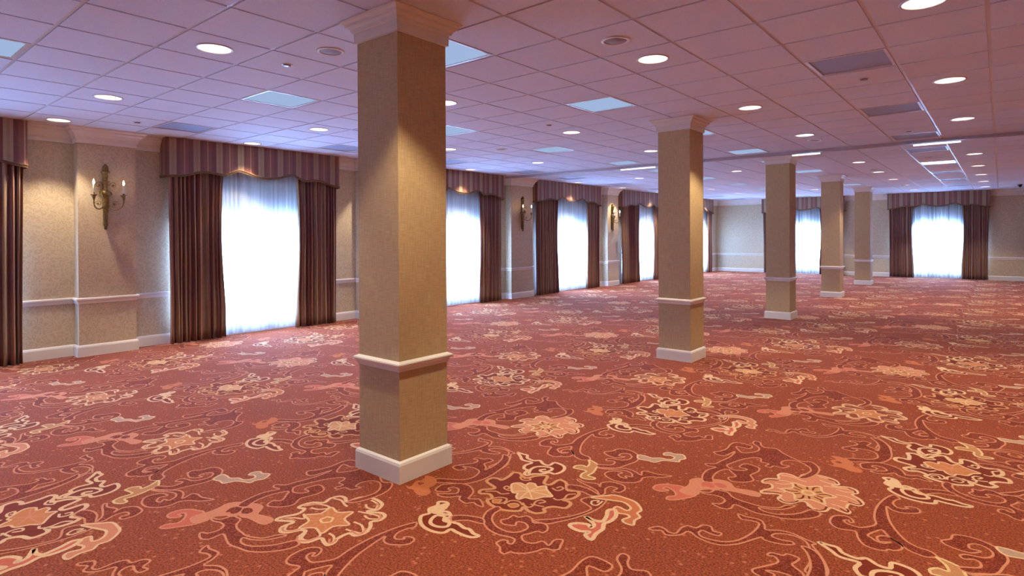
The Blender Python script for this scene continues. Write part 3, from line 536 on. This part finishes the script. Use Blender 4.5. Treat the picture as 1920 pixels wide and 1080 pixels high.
# ================================================================ WALLS with their window openings
# window bays: centre along the wall, half width of the valance, extents of the two drapes
LEFT = [ # valance start, end, left drape inner edge, right drape inner edge
    (-1.15, 1.80, -.30, .95), (3.36, 6.24, 4.20, 5.40), (7.92, 10.83, 8.74, 9.98),
    (12.12, 15.31, 13.16, 14.56), (16.55, 19.78, 17.82, 18.86), (21.1, 24.28, 22.0, 23.72)]
FAR = [(-7.53, -4.52, -6.72, -5.40), (-3.16, -.26, -2.37, -1.02)]
OPEN_HALF, SILL, HEAD, RISE, WT = 1.38, .25, 2.46, .0, .16
def half(v0, v1): return OPEN_HALF if v1 - v0 > 3.1 else OPEN_HALF - .08   # the wider bays have wider windows
def openings(bays): return [((l + r) / 2 - half(v0, v1), (l + r) / 2 + half(v0, v1)) for v0, v1, l, r in bays]
def wall_with_windows(name, to, s0, s1, bays):
    """to(s, d): d measured outward from the wall face (negative = into the wall)"""
    b = MB(); m = b.mat(M['paper']); mp = b.mat(M['plaster'])
    top = CH + .4
    def blk(a, c, z0, z1a, z1b=None, front=None):
        z1b = z1a if z1b is None else z1b
        P = []
        for d in (0, -WT):
            P += [(*to(a, d), z0[0]), (*to(c, d), z0[1]), (*to(c, d), z1b), (*to(a, d), z1a)]
        base = len(b.v); b.v += P
        for f, mm in (((0, 1, 2, 3), m if front is None else front), ((4, 7, 6, 5), mp), ((0, 4, 5, 1), mp), ((3, 2, 6, 7), mp), ((0, 3, 7, 4), mp), ((1, 5, 6, 2), mp)):
            b.f.append(tuple(base + k for k in f)); b.mi.append(mm); b.smooth.append(False)
    s = s0
    for a, c in openings(bays):
        blk(s, a, (0, 0), top)
        blk(a, c, (0, 0), SILL, None, mp)
        n = 14
        for k in range(n):
            u, v = a + (c - a) * k / n, a + (c - a) * (k + 1) / n
            hz = lambda q: HEAD + RISE * (1 - ((q - (a + c) / 2) / ((c - a) / 2)) ** 2)
            blk(u, v, (hz(u), hz(v)), top, None, mp)
        s = c
    blk(s, s1, (0, 0), top)
    return b
toL = lambda s, d: (XW + d, s)
toF = lambda s, d: (s, YF - d)
wl = wall_with_windows('wall_left', toL, YB - .3, YF + .3, LEFT)
PIL = [(-2.3, -1.6), (2.318, 2.985), (6.75, 7.41), (11.16, 12.03), (15.78, 16.43), (20.05, 20.85)]
for a, c in PIL: wl.box(XW - .01, XP, a, c, 0, CH + .05, 0)
struct(fix_normals(wl.build('wall_left')))
wf = wall_with_windows('wall_far', toF, XW - .3, XR + .3, FAR)
struct(fix_normals(wf.build('wall_far')))
for nm, bx in (('wall_right', (XR, XR + .2, YB - .3, YF + .3)), ('wall_back', (XW - .3, XR + .3, YB - .2, YB))):
    b = MB(); b.mat(M['paper']); b.box(*bx, 0, CH + .4); struct(b.build(nm))

# window units: frame, mullions and pane in each opening
wn = 0
for bays, to in ((LEFT, toL), (FAR, toF)):
    for a, c in openings(bays):
        wn += 1
        hz = lambda q: HEAD + RISE * (1 - ((q - (a + c) / 2) / ((c - a) / 2)) ** 2)
        b = MB(); b.mat(M['trim'])
        def bar(s0, s1, z0, z1):
            p, q = to(s0, -.13), to(s1, -.08)
            b.box(min(p[0], q[0]), max(p[0], q[0]), min(p[1], q[1]), max(p[1], q[1]), z0, z1)
        bar(a, a + .06, SILL, hz(a + .06)); bar(c - .06, c, SILL, hz(c - .06)); bar(a, c, SILL, SILL + .07)
        mid = (a + c) / 2; bar(mid - .03, mid + .03, SILL, hz(mid))
        for k in range(14):
            u, v = a + (c - a) * k / 14, a + (c - a) * (k + 1) / 14
            bar(u, v, min(hz(u), hz(v)) - .06, max(hz(u), hz(v)) + .004)
        w = struct(b.build('window_%d' % wn))
        g = MB(); g.mat(M['glass'])
        top = [(*to(a + (c - a) * k / 14, -.10), hz(a + (c - a) * k / 14)) for k in range(15)]
        g.quad([(*to(a, -.10), SILL), (*to(c, -.10), SILL)] + top[::-1])
        g.build('pane', parent=w)
        # added translucent sheet dims upper-window daylight; its lower edge shapes the bright area
        q = MB(); q.mat(M['dimming_sheet']); rise = .10 if bays is LEFT else .36; low = 1.72 if bays is LEFT else 1.60
        lz = lambda k: low + rise * math.sin(PI * k / 16)
        for d in (-.045, -.048):
            q.grid([[(*to(a + .01 + (c - a - .02) * k / 16, d), lz(k)) for k in range(17)], [(*to(a + .01 + (c - a - .02) * k / 16, d), HEAD - .005) for k in range(17)]], 0, False)
        q.build('dimming_sheet', parent=w)

# trims: baseboard, chair rail and crown follow the wall and the pilasters between the windows
BASEP = [(0, 0), (.022, 0), (.022, .120), (.016, .137), (.006, .150), (0, .150)]
RAILP = [(0, .690), (.010, .692), (.012, .715), (.020, .735), (.032, .742), (.032, .758), (.024, .768), (0, .770)]
CROWNP = [(0, CH - .205), (.014, CH - .200), (.016, CH - .150), (.030, CH - .140), (.036, CH - .115), (.062, CH - .075), (.085, CH - .055), (.092, CH - .035), (.112, CH - .020), (.118, CH), (0, CH)]
def left_path(s0, s1):
    p = [(XW, s0)]
    for a, c in PIL:
        if a > s0 and c < s1: p += [(XW, a), (XP, a), (XP, c), (XW, c)]
    return p + [(XW, s1)]
lo = openings(LEFT); fo = openings(FAR)
base_b, rail_b, crown_b = MB(), MB(), MB()
for q in (base_b, rail_b, crown_b): q.mat(M['trim'])
rev = lambda p: p[::-1]
def runs(ops, s0, s1):
    s = s0
    for a, c in ops:
        yield s, a; s = c
    yield s, s1
for s0, s1 in runs([(a - .02, c + .02) for a, c in lo], YB, YF):
    base_b.sweep(rev(left_path(s0, s1)), BASEP); rail_b.sweep(rev(left_path(s0, s1)), RAILP)
for s0, s1 in runs([(v[0] + .02, v[1] - .02) for v in LEFT], YB, YF): crown_b.sweep(rev(left_path(s0, s1)), CROWNP)
struct(fix_normals(base_b.build('baseboard_left'))); struct(fix_normals(rail_b.build('trim_1'))); struct(fix_normals(crown_b.build('trim_2')))
base_b, rail_b, crown_b = MB(), MB(), MB()
for q in (base_b, rail_b, crown_b): q.mat(M['trim'])
for s0, s1 in runs([(a - .02, c + .02) for a, c in fo], XW, XR):
    base_b.sweep([(s1, YF), (s0, YF)], BASEP); rail_b.sweep([(s1, YF), (s0, YF)], RAILP)
for s0, s1 in runs([(v[0] + .02, v[1] - .02) for v in FAR], XW, XR): crown_b.sweep([(s1, YF), (s0, YF)], CROWNP)
struct(fix_normals(base_b.build('baseboard_far'))); struct(fix_normals(rail_b.build('trim_3'))); struct(fix_normals(crown_b.build('trim_4')))

# partition track across the ceiling
b = MB(); b.mat(M['track']); mt = b.mat(M['black'])
b.box(XW, XR, 11.04, 11.075, CH - .045, CH + .01); b.box(XW, XR, 11.125, 11.16, CH - .045, CH + .01); b.box(XW, XR, 11.075, 11.125, CH - .012, CH + .01, mt)
struct(b.build('trim_5'))

# ================================================================ WINDOW DRESSINGS
VP = [(0, 2.440), (.08, 2.462), (.145, 2.515), (.19, 2.534), (.245, 2.518), (.29, 2.512), (.325, 2.552), (.36, 2.592), (.40, 2.572), (.45, 2.528), (.52, 2.508),
      (.59, 2.528), (.64, 2.572), (.68, 2.592), (.715, 2.552), (.75, 2.512), (.79, 2.518), (.83, 2.534), (.88, 2.515), (.94, 2.462), (1, 2.440)]
VPS = catmull(VP, False, 4)
def make_valance(to, s0, s1, label, out=.26):
    ctr = (s0 + s1) / 2; L = s1 - s0
    o = thing('window_valance', label, 'valance', (*to(ctr, 0), 2.44), 'striped valances over the windows')
    ox, oy = to(ctr, 0)
    pt = lambda s, d, z: (to(s, d)[0] - ox, to(s, d)[1] - oy, z - 2.44)
    ztop = CH - .004
    def bot(u):
        for k in range(len(VPS) - 1):
            if VPS[k][0] <= u <= VPS[k + 1][0]:
                t = (u - VPS[k][0]) / max(1e-6, VPS[k + 1][0] - VPS[k][0]); return VPS[k][1] * (1 - t) + VPS[k + 1][1] * t
        return 2.44
    # path of the face: return, rounded corner, front, rounded corner, return
    path = [(s0, .0)]; rc = .035
    path += [(s0, out - rc)] + [(s0 + rc * (1 - math.cos(a)), out - rc + rc * math.sin(a)) for a in (PI / 6, PI / 3, PI / 2)]
    n = 96
    for k in range(1, n): path.append((s0 + rc + (L - 2 * rc) * k / n, out))
    path += [(s1 - rc * (1 - math.cos(a)), out - rc + rc * math.sin(a)) for a in (PI / 2, PI / 3, PI / 6)] + [(s1, out - rc), (s1, 0)]
    us = [0]
    for k in range(1, len(path)): us.append(us[-1] + math.hypot(path[k][0] - path[k - 1][0], path[k][1] - path[k - 1][1]))
    zb = [bot((p[0] - s0) / L) for p in path]
    b = MB(); m = b.mat(M['stripe'])
    u0 = L / 2 + out - .1
    outer = [[pt(p[0], p[1] + .0, z) for p, z in zip(path, zz)] for zz in (zb, [ztop] * len(path))]
    b.grid(outer, m, True, False, uv=lambda i, j: (us[min(j, len(us) - 1)] - u0 + 33 * .33, i))
    inn = [(min(max(p[0], s0 + .02), s1 - .02), max(0, p[1] - .02)) for p in path]
    inner = [[pt(p[0], p[1], z + .004) for p, z in zip(inn, zz)] for zz in (zb, [ztop - .004] * len(path))]
    b.grid(inner, m, True, False, uv=lambda i, j: (us[min(j, len(us) - 1)] - u0 + 33 * .33, i))
    b.grid([outer[0], inner[0]], m, False, False, uv=lambda i, j: (us[min(j, len(us) - 1)] - u0 + 33 * .33, i))
    b.grid([outer[1], inner[1]], m, False, False, uv=lambda i, j: (us[min(j, len(us) - 1)] - u0 + 33 * .33, i))
    # top board
    b.quad([pt(s0, 0, ztop - .01), pt(s1, 0, ztop - .01), pt(s1, out - .02, ztop - .01), pt(s0, out - .02, ztop - .01)], m, uv=[(0, 0), (1, 0), (1, 1), (0, 1)])
    fix_normals(b.build('pelmet', parent=o))
    f = MB(); f.mat(M['fringe'])
    line = [pt(p[0], p[1] + .006, z) for p, z in zip(path, zb)]
    f.tube([Vector(q) + Vector((0, 0, .012)) for q in line], .010, 6)
    rows = [[(q[0], q[1], q[2] + dz) for q in line] for dz in (.008, -.018)]
    f.grid(rows, 0, True)
    f.build('fringe', parent=o)
    return o

def make_drape(to, a, c, side, label, folds=None, seed=0):
    """pleated floor-length drape between a and c along the wall; side -1: its free edge is at c, +1: at a"""
    rnd = random.Random(seed); W = c - a
    folds = folds or max(7, round(W / .072)); n = folds * 8; nz = 16
    z0, z1 = .012, 2.66
    amp = [rnd.uniform(.7, 1.25) for _ in range(folds + 2)]; ph = [rnd.uniform(-.25, .25) for _ in range(folds + 2)]
    ctr = (a + c) / 2; ox, oy = to(ctr, 0)
    o = thing('curtain_panel', label, 'curtain', (ox, oy, z0), 'striped drapes at the windows')
    rows = []
    for iz in range(nz + 1):
        t = iz / nz; z = z0 + (z1 - z0) * t
        row = []
        for k in range(n + 1):
            q = k / n; f = q * folds + .35 * math.sin(q * 9 + seed) * min(1, 8 * q * (1 - q)); f = max(0, min(folds, f)); fi = int(min(f, folds - 1))
            A = (.036 + .012 * (1 - t)) * (amp[fi] * (1 - (f - fi)) + amp[fi + 1] * (f - fi))
            s = a + W * q + .012 * math.sin(2 * PI * f * .5 + seed) * (1 - t)
            d = .190 + A * math.sin(2 * PI * f + ph[fi] * (1 - t) * 2) * 1.0 + .006 * math.sin(7 * t + f)
            free = (1 - q) if side < 0 else q        # 0 at the free edge
            pull = math.exp(-free * 7) * .05 * math.sin(PI * min(1, (1 - t) * 1.25)) * (1 if side < 0 else -1) * -1
            back = 1 - free
            s += pull
            s += (.03 * math.exp(-back * 9) * math.sin(PI * (1 - t) * .55)) * (1 if side > 0 else -1) * -1
            row.append((to(s, d)[0] - ox, to(s, d)[1] - oy, z - z0))
        rows.append(row)
    b = MB(); m = b.mat(M['stripe'])
    us = [0]
    for k in range(n): us.append(us[-1] + math.dist(rows[nz // 2][k][:2], rows[nz // 2][k + 1][:2]))
    off = rnd.uniform(0, .3)
    b.grid(rows, m, True, False, uv=lambda i, j: (us[j] + off, i / nz))
    ob = b.build('drape', parent=o)
    sm = ob.modifiers.new('cloth', 'SOLIDIFY'); sm.thickness = .004
    # heading tape hidden under the valance
    h = MB(); h.mat(M['fringe'])
    top = [Vector(p) for p in rows[-1]]
    h.grid([[p for p in top], [p + Vector((0, 0, .04)) for p in top]], 0, True)
    h.build('heading', parent=o)
    return o

def make_sheer(to, a, c, label, seed=0):
    rnd = random.Random(seed); W = c - a; folds = round(W / .062); n = folds * 6; nz = 12
    z0, z1 = .03, 2.66; ctr = (a + c) / 2; ox, oy = to(ctr, 0)
    amp = [rnd.uniform(.2, 1.3) for _ in range(folds + 2)]
    rows = []
    for iz in range(nz + 1):
        t = iz / nz; z = z0 + (z1 - z0) * t; row = []
        for k in range(n + 1):
            q = k / n; f = q * folds; fi = int(min(f, folds - 1))
            A = .024 * (amp[fi] * (1 - (f - fi)) + amp[fi + 1] * (f - fi))
            d = .088 + A * math.sin(2 * PI * f + .5 * math.sin(3 * f)) ; s = a + W * q + .008 * math.sin(5.1 * f) * (1 - t)
            row.append((to(s, d)[0] - ox, to(s, d)[1] - oy, z - z0))
        rows.append(row)
    b = MB(); b.mat(M['sheer' if to is toL else 'sheer_far']); b.grid(rows, 0, True)
    o = b.build('sheer_curtain', loc=(ox, oy, z0))
    return tag(o, label, 'curtain', 'white sheers at the windows')

LN = ['at the window cut by the left picture edge', 'at the wide window right of the nearest wall sconce', 'at the window just right of the nearest column',
      'at the window between the two far sconces', 'at the window just left of the second column', 'at the corner window behind the second column']
FN = ['at the far wall window behind the columns', 'at the far wall window on the right']
k = 0
for bays, to, names in ((LEFT, toL, LN), (FAR, toF, FN)):
    for (v0, v1, l, r), nm in zip(bays, names):
        k += 1
        make_valance(to, v0, v1, 'striped scalloped valance with fringe ' + nm)
        la = v0 + (.10 if k == 5 else .04)
        make_drape(to, la, l, -1, 'left striped drape ' + nm, seed=k * 2)
        make_drape(to, r, v1 - .03, 1, 'right striped drape ' + nm, seed=k * 2 + 1)
        make_sheer(to, v0 + .10, v1 - .10, 'glowing white sheer curtain ' + nm, seed=k)

# ================================================================ COLUMNS
CW = .417
CBASE = [(0, 0), (.0215, 0), (.0215, .112), (.016, .128), (.004, .135), (0, .136)]
CRAIL = [(0, .700), (.008, .702), (.010, .722), (.018, .734), (.027, .738), (.030, .748), (.027, .756), (.004, .766), (0, .767)]
CCAP = [(0, CH - .150), (.0155, CH - .146), (.017, CH - .082), (.030, CH - .074), (.033, CH - .058), (.048, CH - .044), (.058, CH - .040), (.061, CH - .026), (.076, CH - .014), (.0865, CH - .010), (.0865, CH - .002)]
cl = ['nearest and largest square column, clad in tan grasscloth', 'second square tan column from the camera', 'third square tan column from the camera, middle of the row of five',
      'fourth square tan column, next to last in the row', 'fifth and farthest square tan column, smallest in the row']
col0 = None
for (x, y), lb in zip(COLS, cl):
    if col0 is None:
        col0 = thing('column', lb, 'column', (x, y, 0), 'tan columns in a row')
        b = MB(); b.mat(M['linen']); b.box(-CW, 0, 0, CW, .0, CH - .004); b.build('shaft', parent=col0)
        for nm, pr in (('base', CBASE), ('chair_rail', CRAIL), ('capital', CCAP)):
            b = MB(); b.mat(M['trim']); b.square(pr, -CW, 0, 0, CW); fix_normals(b.build(nm, parent=col0))
    else: dup(col0, (x, y, 0), lb)

# ================================================================ CEILING FITTINGS
ROWN = {-14: 'row nearest the left wall', -11: 'second row from the left wall', -7: 'third row from the left wall', -3: 'row just right of the columns', 0: 'far right row', 4: 'row outside the picture'}
dsrc = {}
for i in DOWN_X:
    cnt = 0; near = (i == -14); d0 = dsrc.get(near)
    for j in DOWN_Y:
        p = (tcx(i), tcy(j), CH)
        if i == 4 and j > 22: continue
        if in_frame(p) and behind_column(p): lb = 'recessed downlight hidden behind a column, in the %s' % ROWN[i]
        elif in_frame(p):
            lb = 'round downlight, %s from the camera in the %s' % (ORD[cnt], ROWN[i]); cnt += 1
        else: lb = 'recessed downlight outside the picture in the %s' % ROWN[i] if i != 4 else 'recessed downlight outside the picture on the right'
        if d0 is None:
            d0 = dsrc[near] = thing('recessed_downlight', lb, 'ceiling light', p, 'recessed downlights')
            b = MB(); b.mat(M['tee']); b.lathe([(.116, .004), (.132, .001), (.134, -.003), (.128, -.006), (.117, -.005), (.115, .004)], 32, caps=False); fix_normals(b.build('trim_ring', parent=d0))
            b = MB(); b.mat(M['can']); b.lathe([(.1165, -.003), (.110, .03), (.098, .075), (.075, .115), (.045, .135), (.001, .138)], 32, caps=False); b.build('reflector', parent=d0)
            b = MB(); b.mat(M['bulb']); b.lathe([(.001, .058), (.03, .060), (.046, .070), (.050, .085), (.036, .110), (.022, .132)], 20, caps=False); fix_normals(b.build('bulb', parent=d0))
            ld = bpy.data.lights.new('lamp_beam', 'SPOT'); ld.energy = SPOT_W; ld.color = (1, .845, .63); ld.spot_size = math.radians(76 if near else 95); ld.spot_blend = .45 if near else .35; ld.shadow_soft_size = .035
            lo_ = bpy.data.objects.new('lamp_beam', ld); C.objects.link(lo_); lo_.parent = d0; lo_.location = (0, 0, .045)
        else: dup(d0, p, lb)

tsrc = {}
TN = {-1: 'right of the columns', -5: 'in the row left of the columns', -9: 'in the middle of the left bay', -13: 'in the row along the left wall'}
for i in TROF_X:
    cnt = 0
    for j in TROF_Y:
        p = (tcx(i), tcy(j), CH)
        lit = (i == -1 and j == 16); reflecting = i in (-5, -9); kd = 'lens_on' if lit else 'lens_reflecting' if reflecting else 'lens'
        lb = ('brightly lit white square ceiling panel ' if lit else 'bluish window-reflecting square ceiling panel, %s from the camera ' % ORD[cnt] if reflecting else 'unlit grey square ceiling panel, %s from the camera ' % ORD[cnt]) + TN[i]
        if behind_column(p): lb = 'square ceiling panel hidden behind a column, %s' % TN[i]
        elif not in_frame(p) and (i, j) != (-9, -7): lb = 'square ceiling panel outside the picture, %s' % TN[i]
        elif not lit: cnt += 1
        src = tsrc.get(kd)
        if src is None:
            src = thing('ceiling_panel_light', lb, 'ceiling light', p, 'square ceiling panel lights')
            h = T / 2 - .013; w = .022
            b = MB(); b.mat(M['tee'])
            for bx in ((-h, h, -h, -h + w), (-h, h, h - w, h), (-h, -h + w, -h + w, h - w), (h - w, h, -h + w, h - w)): b.box(*bx, .001, .02)
            b.build('frame', parent=src)
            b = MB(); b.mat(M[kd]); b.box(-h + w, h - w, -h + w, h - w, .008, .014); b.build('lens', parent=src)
            b = MB(); b.mat(M['tee']); b.box(-h, h, -h, h, .02, .11); b.build('housing', parent=src)
            tsrc[kd] = src
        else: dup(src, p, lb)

def speaker(x, y, label, first=[None]):
    p = (x, y, CH)
    if first[0] is None:
        o = first[0] = thing('ceiling_speaker', label, 'speaker', p, 'round ceiling speakers')
        b = MB(); b.mat(M['trim']); b.lathe([(.082, .0), (.105, .0), (.106, -.004), (.098, -.008), (.084, -.008), (.082, .0)], 32, caps=False); fix_normals(b.build('bezel', parent=o))
        b = MB(); b.mat(M['grille']); b.lathe([(.083, -.002), (.06, -.007), (.03, -.010), (.001, -.011)], 28, caps=False); fix_normals(b.build('grille', parent=o))
    else: dup(first[0], p, label)
speaker(-4.02, 2.65, 'round ceiling speaker just left of the nearest column')
speaker(tcx(-3), 3.87, 'round ceiling speaker just right of the nearest column')
speaker(-6.42, 7.48, 'round grey ceiling speaker above the window right of the nearest column')
speaker(tcx(-3), 9.95, 'round ceiling speaker on the near side of the dark ceiling track')
speaker(tcx(-3), 15.40, 'round ceiling speaker above the two farthest columns')

def sprinkler(x, y, label, first=[None]):
    p = (x, y, CH)
    if first[0] is None:
        o = first[0] = thing('ceiling_sprinkler', label, 'sprinkler', p, 'fire sprinklers in the ceiling')
        b = MB(); b.mat(M['tee']); b.lathe([(.044, .003), (.046, -.002), (.042, -.004), (.034, -.004)], 24); fix_normals(b.build('escutcheon', parent=o))
        b = MB(); b.mat(M['chrome']); b.lathe([(.030, -.003), (.032, -.012), (.028, -.014), (.002, -.015)], 20)
        fix_normals(b.build('cover_plate', parent=o))
    else: dup(first[0], p, label)
sprinkler(-4.61, 2.62, 'tiny ceiling sprinkler head left of the nearest column')
sprinkler(-8.33, 2.71, 'tiny ceiling sprinkler head above the nearest wall sconce')
sprinkler(-4.54, 6.25, 'tiny ceiling sprinkler head between the two nearest columns')
sprinkler(-.98, 6.33, 'tiny ceiling sprinkler head behind the nearest dark panel light')
sprinkler(-1.0, 9.97, 'tiny ceiling sprinkler head just before the dark ceiling track')

def small_dome(name, x, y, label, cat, m, r, hgt):
    o = thing(name, label, cat, (x, y, CH))
    b = MB(); b.mat(M['tee']); b.lathe([(r, .001), (r * 1.15, -.002), (r * 1.15, -.012), (r * .95, -.014)], 20); fix_normals(b.build('mount', parent=o))
    b = MB(); b.mat(m); b.lathe([(r * .95, -.012), (r * .9, -hgt * .5), (r * .6, -hgt * .85), (.001, -hgt)], 20, caps=False); fix_normals(b.build('dome', parent=o))
small_dome('security_camera', .43, 22.9, 'small black dome camera on the ceiling at the far right', 'camera', M['black'], .06, .09)
small_dome('smoke_detector', -1.06, 13.64, 'small white smoke detector before the lit ceiling panel', 'smoke detector', M['can'], .05, .04)
small_dome('smoke_detector', -2.22, 20.9, 'small white smoke detector above the far wall window', 'smoke detector', M['can'], .06, .05)

def strip(x0, x1, label, lit=True):
    o = thing('ceiling_strip_light', label, 'ceiling light', ((x0 + x1) / 2, 11.31, CH - .05), 'strip lights beside the ceiling track'); h = (x1 - x0) / 2
    b = MB(); b.mat(M['tee']); b.box(-h - .01, h + .01, -.04, .04, .032, .054); b.build('housing', parent=o)
    b = MB(); b.mat(M['strip_on']); b.box(-h, h, -.032, .032, 0, .032); b.build('diffuser', parent=o)
strip(-1.07, -.47, 'slim lit ceiling strip light behind the track, far right one')
strip(-2.86, -2.42, 'slim lit ceiling strip light behind the track beside the third column')
strip(-6.3, -5.52, 'slim lit ceiling strip light behind the track left of the second column')

# ================================================================ WALL SCONCES
def make_sconce(y, label):
    z0 = 1.665
    o = thing('wall_sconce', label, 'wall lamp', (XP, y, z0), 'gilt candle sconces on the pilasters')
    cx = .045
    b = MB(); b.mat(M['bronze'])
    b.lathe([(.002, 0), (.016, .008), (.020, .022), (.014, .036), (.018, .048), (.028, .060), (.030, .070), (.022, .080), (.024, .10), (.027, .20), (.033, .26), (.030, .275), (.036, .285),
             (.040, .33), (.044, .40), (.040, .425), (.052, .445), (.066, .465), (.068, .485), (.058, .51), (.044, .525), (.030, .535), (.024, .55), (.024, .60), (.030, .63), (.046, .638), (.048, .646), (.030, .655), (.026, .68), (.032, .72), (.028, .745),
             (.040, .755), (.050, .768), (.046, .782), (.032, .792), (.034, .81), (.034, .83), (.026, .855), (.012, .872), (.001, .88)], 16, c=(cx, 0))
    b.box(0, .02, -.02, .02, .06, .84)
    st = fix_normals(b.build('stem', parent=o))
    # carved rosettes
    r = MB(); r.mat(M['bronze'])
    for k in range(8):
        a = 2 * PI * k / 8
        r.tube([(cx + .060 * math.cos(a), .060 * math.sin(a), .452), (cx + .074 * math.cos(a), .074 * math.sin(a), .480), (cx + .060 * math.cos(a), .060 * math.sin(a), .508)], [.006, .009, .005], 6)
    r.build('carved_leaf', parent=o)
    for sg in (-1, 1):
        cy_, ex = sg * .17, .185
        a = MB(); a.mat(M['bronze'])
        pts = [(cx, sg * .03, .33), (cx + .03, sg * .05, .29), (cx + .06, sg * .09, .272), (cx + .10, sg * .135, .285), (ex - .01, sg * .163, .325), (ex, cy_, .385), (ex, cy_, .40)]
        a.tube(catmull(pts, False, 5), .0085, 8)
        # lower scroll with a small rosette
        sc = [(cx + .03 + .5 * (.11 * sg) * sg * .5 + .0, sg * (.095 + .042 * (1 - t / 14) * math.cos(t * .62)), .345 + .042 * (1 - t / 14) * math.sin(t * .62)) for t in range(0, 12)]
        a.tube(sc, .004, 6)
        # upper scroll beside the stem
        up = [(cx, sg * .028, .60)] + [(cx + .02, sg * (.085 + .045 * (1 - t / 16) * math.cos(PI - t * .6)), .595 + .045 * (1 - t / 16) * math.sin(PI - t * .6)) for t in range(0, 13)]
        a.tube(up, .0038, 6)
        arm = a.build('arm', parent=o)
        q = MB(); q.mat(M['bronze'])
        for (py, pz) in ((sg * .095, .345), (sg * .085, .595)):
            q.lathe([(.001, pz - .014), (.010, pz - .010), (.013, pz), (.010, pz + .010), (.001, pz + .014)], 10, c=(cx + .025, py))
        fix_normals(q.build('rosette', parent=arm))
        c = MB(); c.mat(M['bronze'])
        c.lathe([(.006, .385), (.012, .395), (.015, .41), (.024, .435), (.038, .452), (.042, .458), (.036, .460), (.014, .458), (.013, .476), (.015, .48), (.012, .482)], 16, c=(ex, cy_))
        fix_normals(c.build('candle_cup', parent=arm))
        c = MB(); c.mat(M['candle']); c.lathe([(.0115, .478), (.0115, .585), (.010, .592), (.004, .594)], 14, c=(ex, cy_)); fix_normals(c.build('candle', parent=arm))
        c = MB(); c.mat(M['flame']); c.lathe([(.004, .592), (.010, .603), (.0125, .616), (.010, .632), (.005, .648), (.001, .66)], 12, c=(ex, cy_), caps=False); fix_normals(c.build('candle_bulb', parent=arm))
    return o
s0 = make_sconce(2.615, 'gilt two-candle wall sconce on the pilaster at the left, nearest of three')
for y, lb in ((11.57, 'gilt two-candle wall sconce right of the nearest column, middle of three'), (16.03, 'gilt two-candle wall sconce farthest away, just left of the second column')):
    dup(s0, (XP, y, 1.665), lb)

# ================================================================ DAYLIGHT
w = bpy.data.worlds.new('daylight'); bpy.context.scene.world = w; w.use_nodes = True
nt = w.node_tree; nt.nodes.clear()
bg = nt.nodes.new('ShaderNodeBackground'); ou = nt.nodes.new('ShaderNodeOutputWorld')
bg.inputs['Color'].default_value = (.38, .64, 1.22, 1); bg.inputs['Strength'].default_value = SKY
nt.links.new(bg.outputs[0], ou.inputs[0])
for bays, to, rot in ((LEFT, toL, (0, -PI / 2, 0)), (FAR, toF, (-PI / 2, 0, 0))):
    for a, c in openings(bays):
        ld = bpy.data.lights.new('sky_portal', 'AREA'); ld.shape = 'RECTANGLE'
        zt = HEAD + RISE; ld.cycles.is_portal = True
        ob = bpy.data.objects.new('sky_portal', ld); C.objects.link(ob)
        ob.location = (*to((a + c) / 2, -WT - .02), (SILL + zt) / 2)
        if bays is LEFT: ld.size, ld.size_y = zt - SILL, c - a
        else: ld.size, ld.size_y = c - a, zt - SILL
        ob.rotation_euler = rot
sc = bpy.context.scene
sc.view_settings.view_transform = 'Standard'; sc.view_settings.look = 'None'; sc.view_settings.gamma = 1; sc.view_settings.use_curve_mapping = False
sc.view_settings.exposure = EXPO
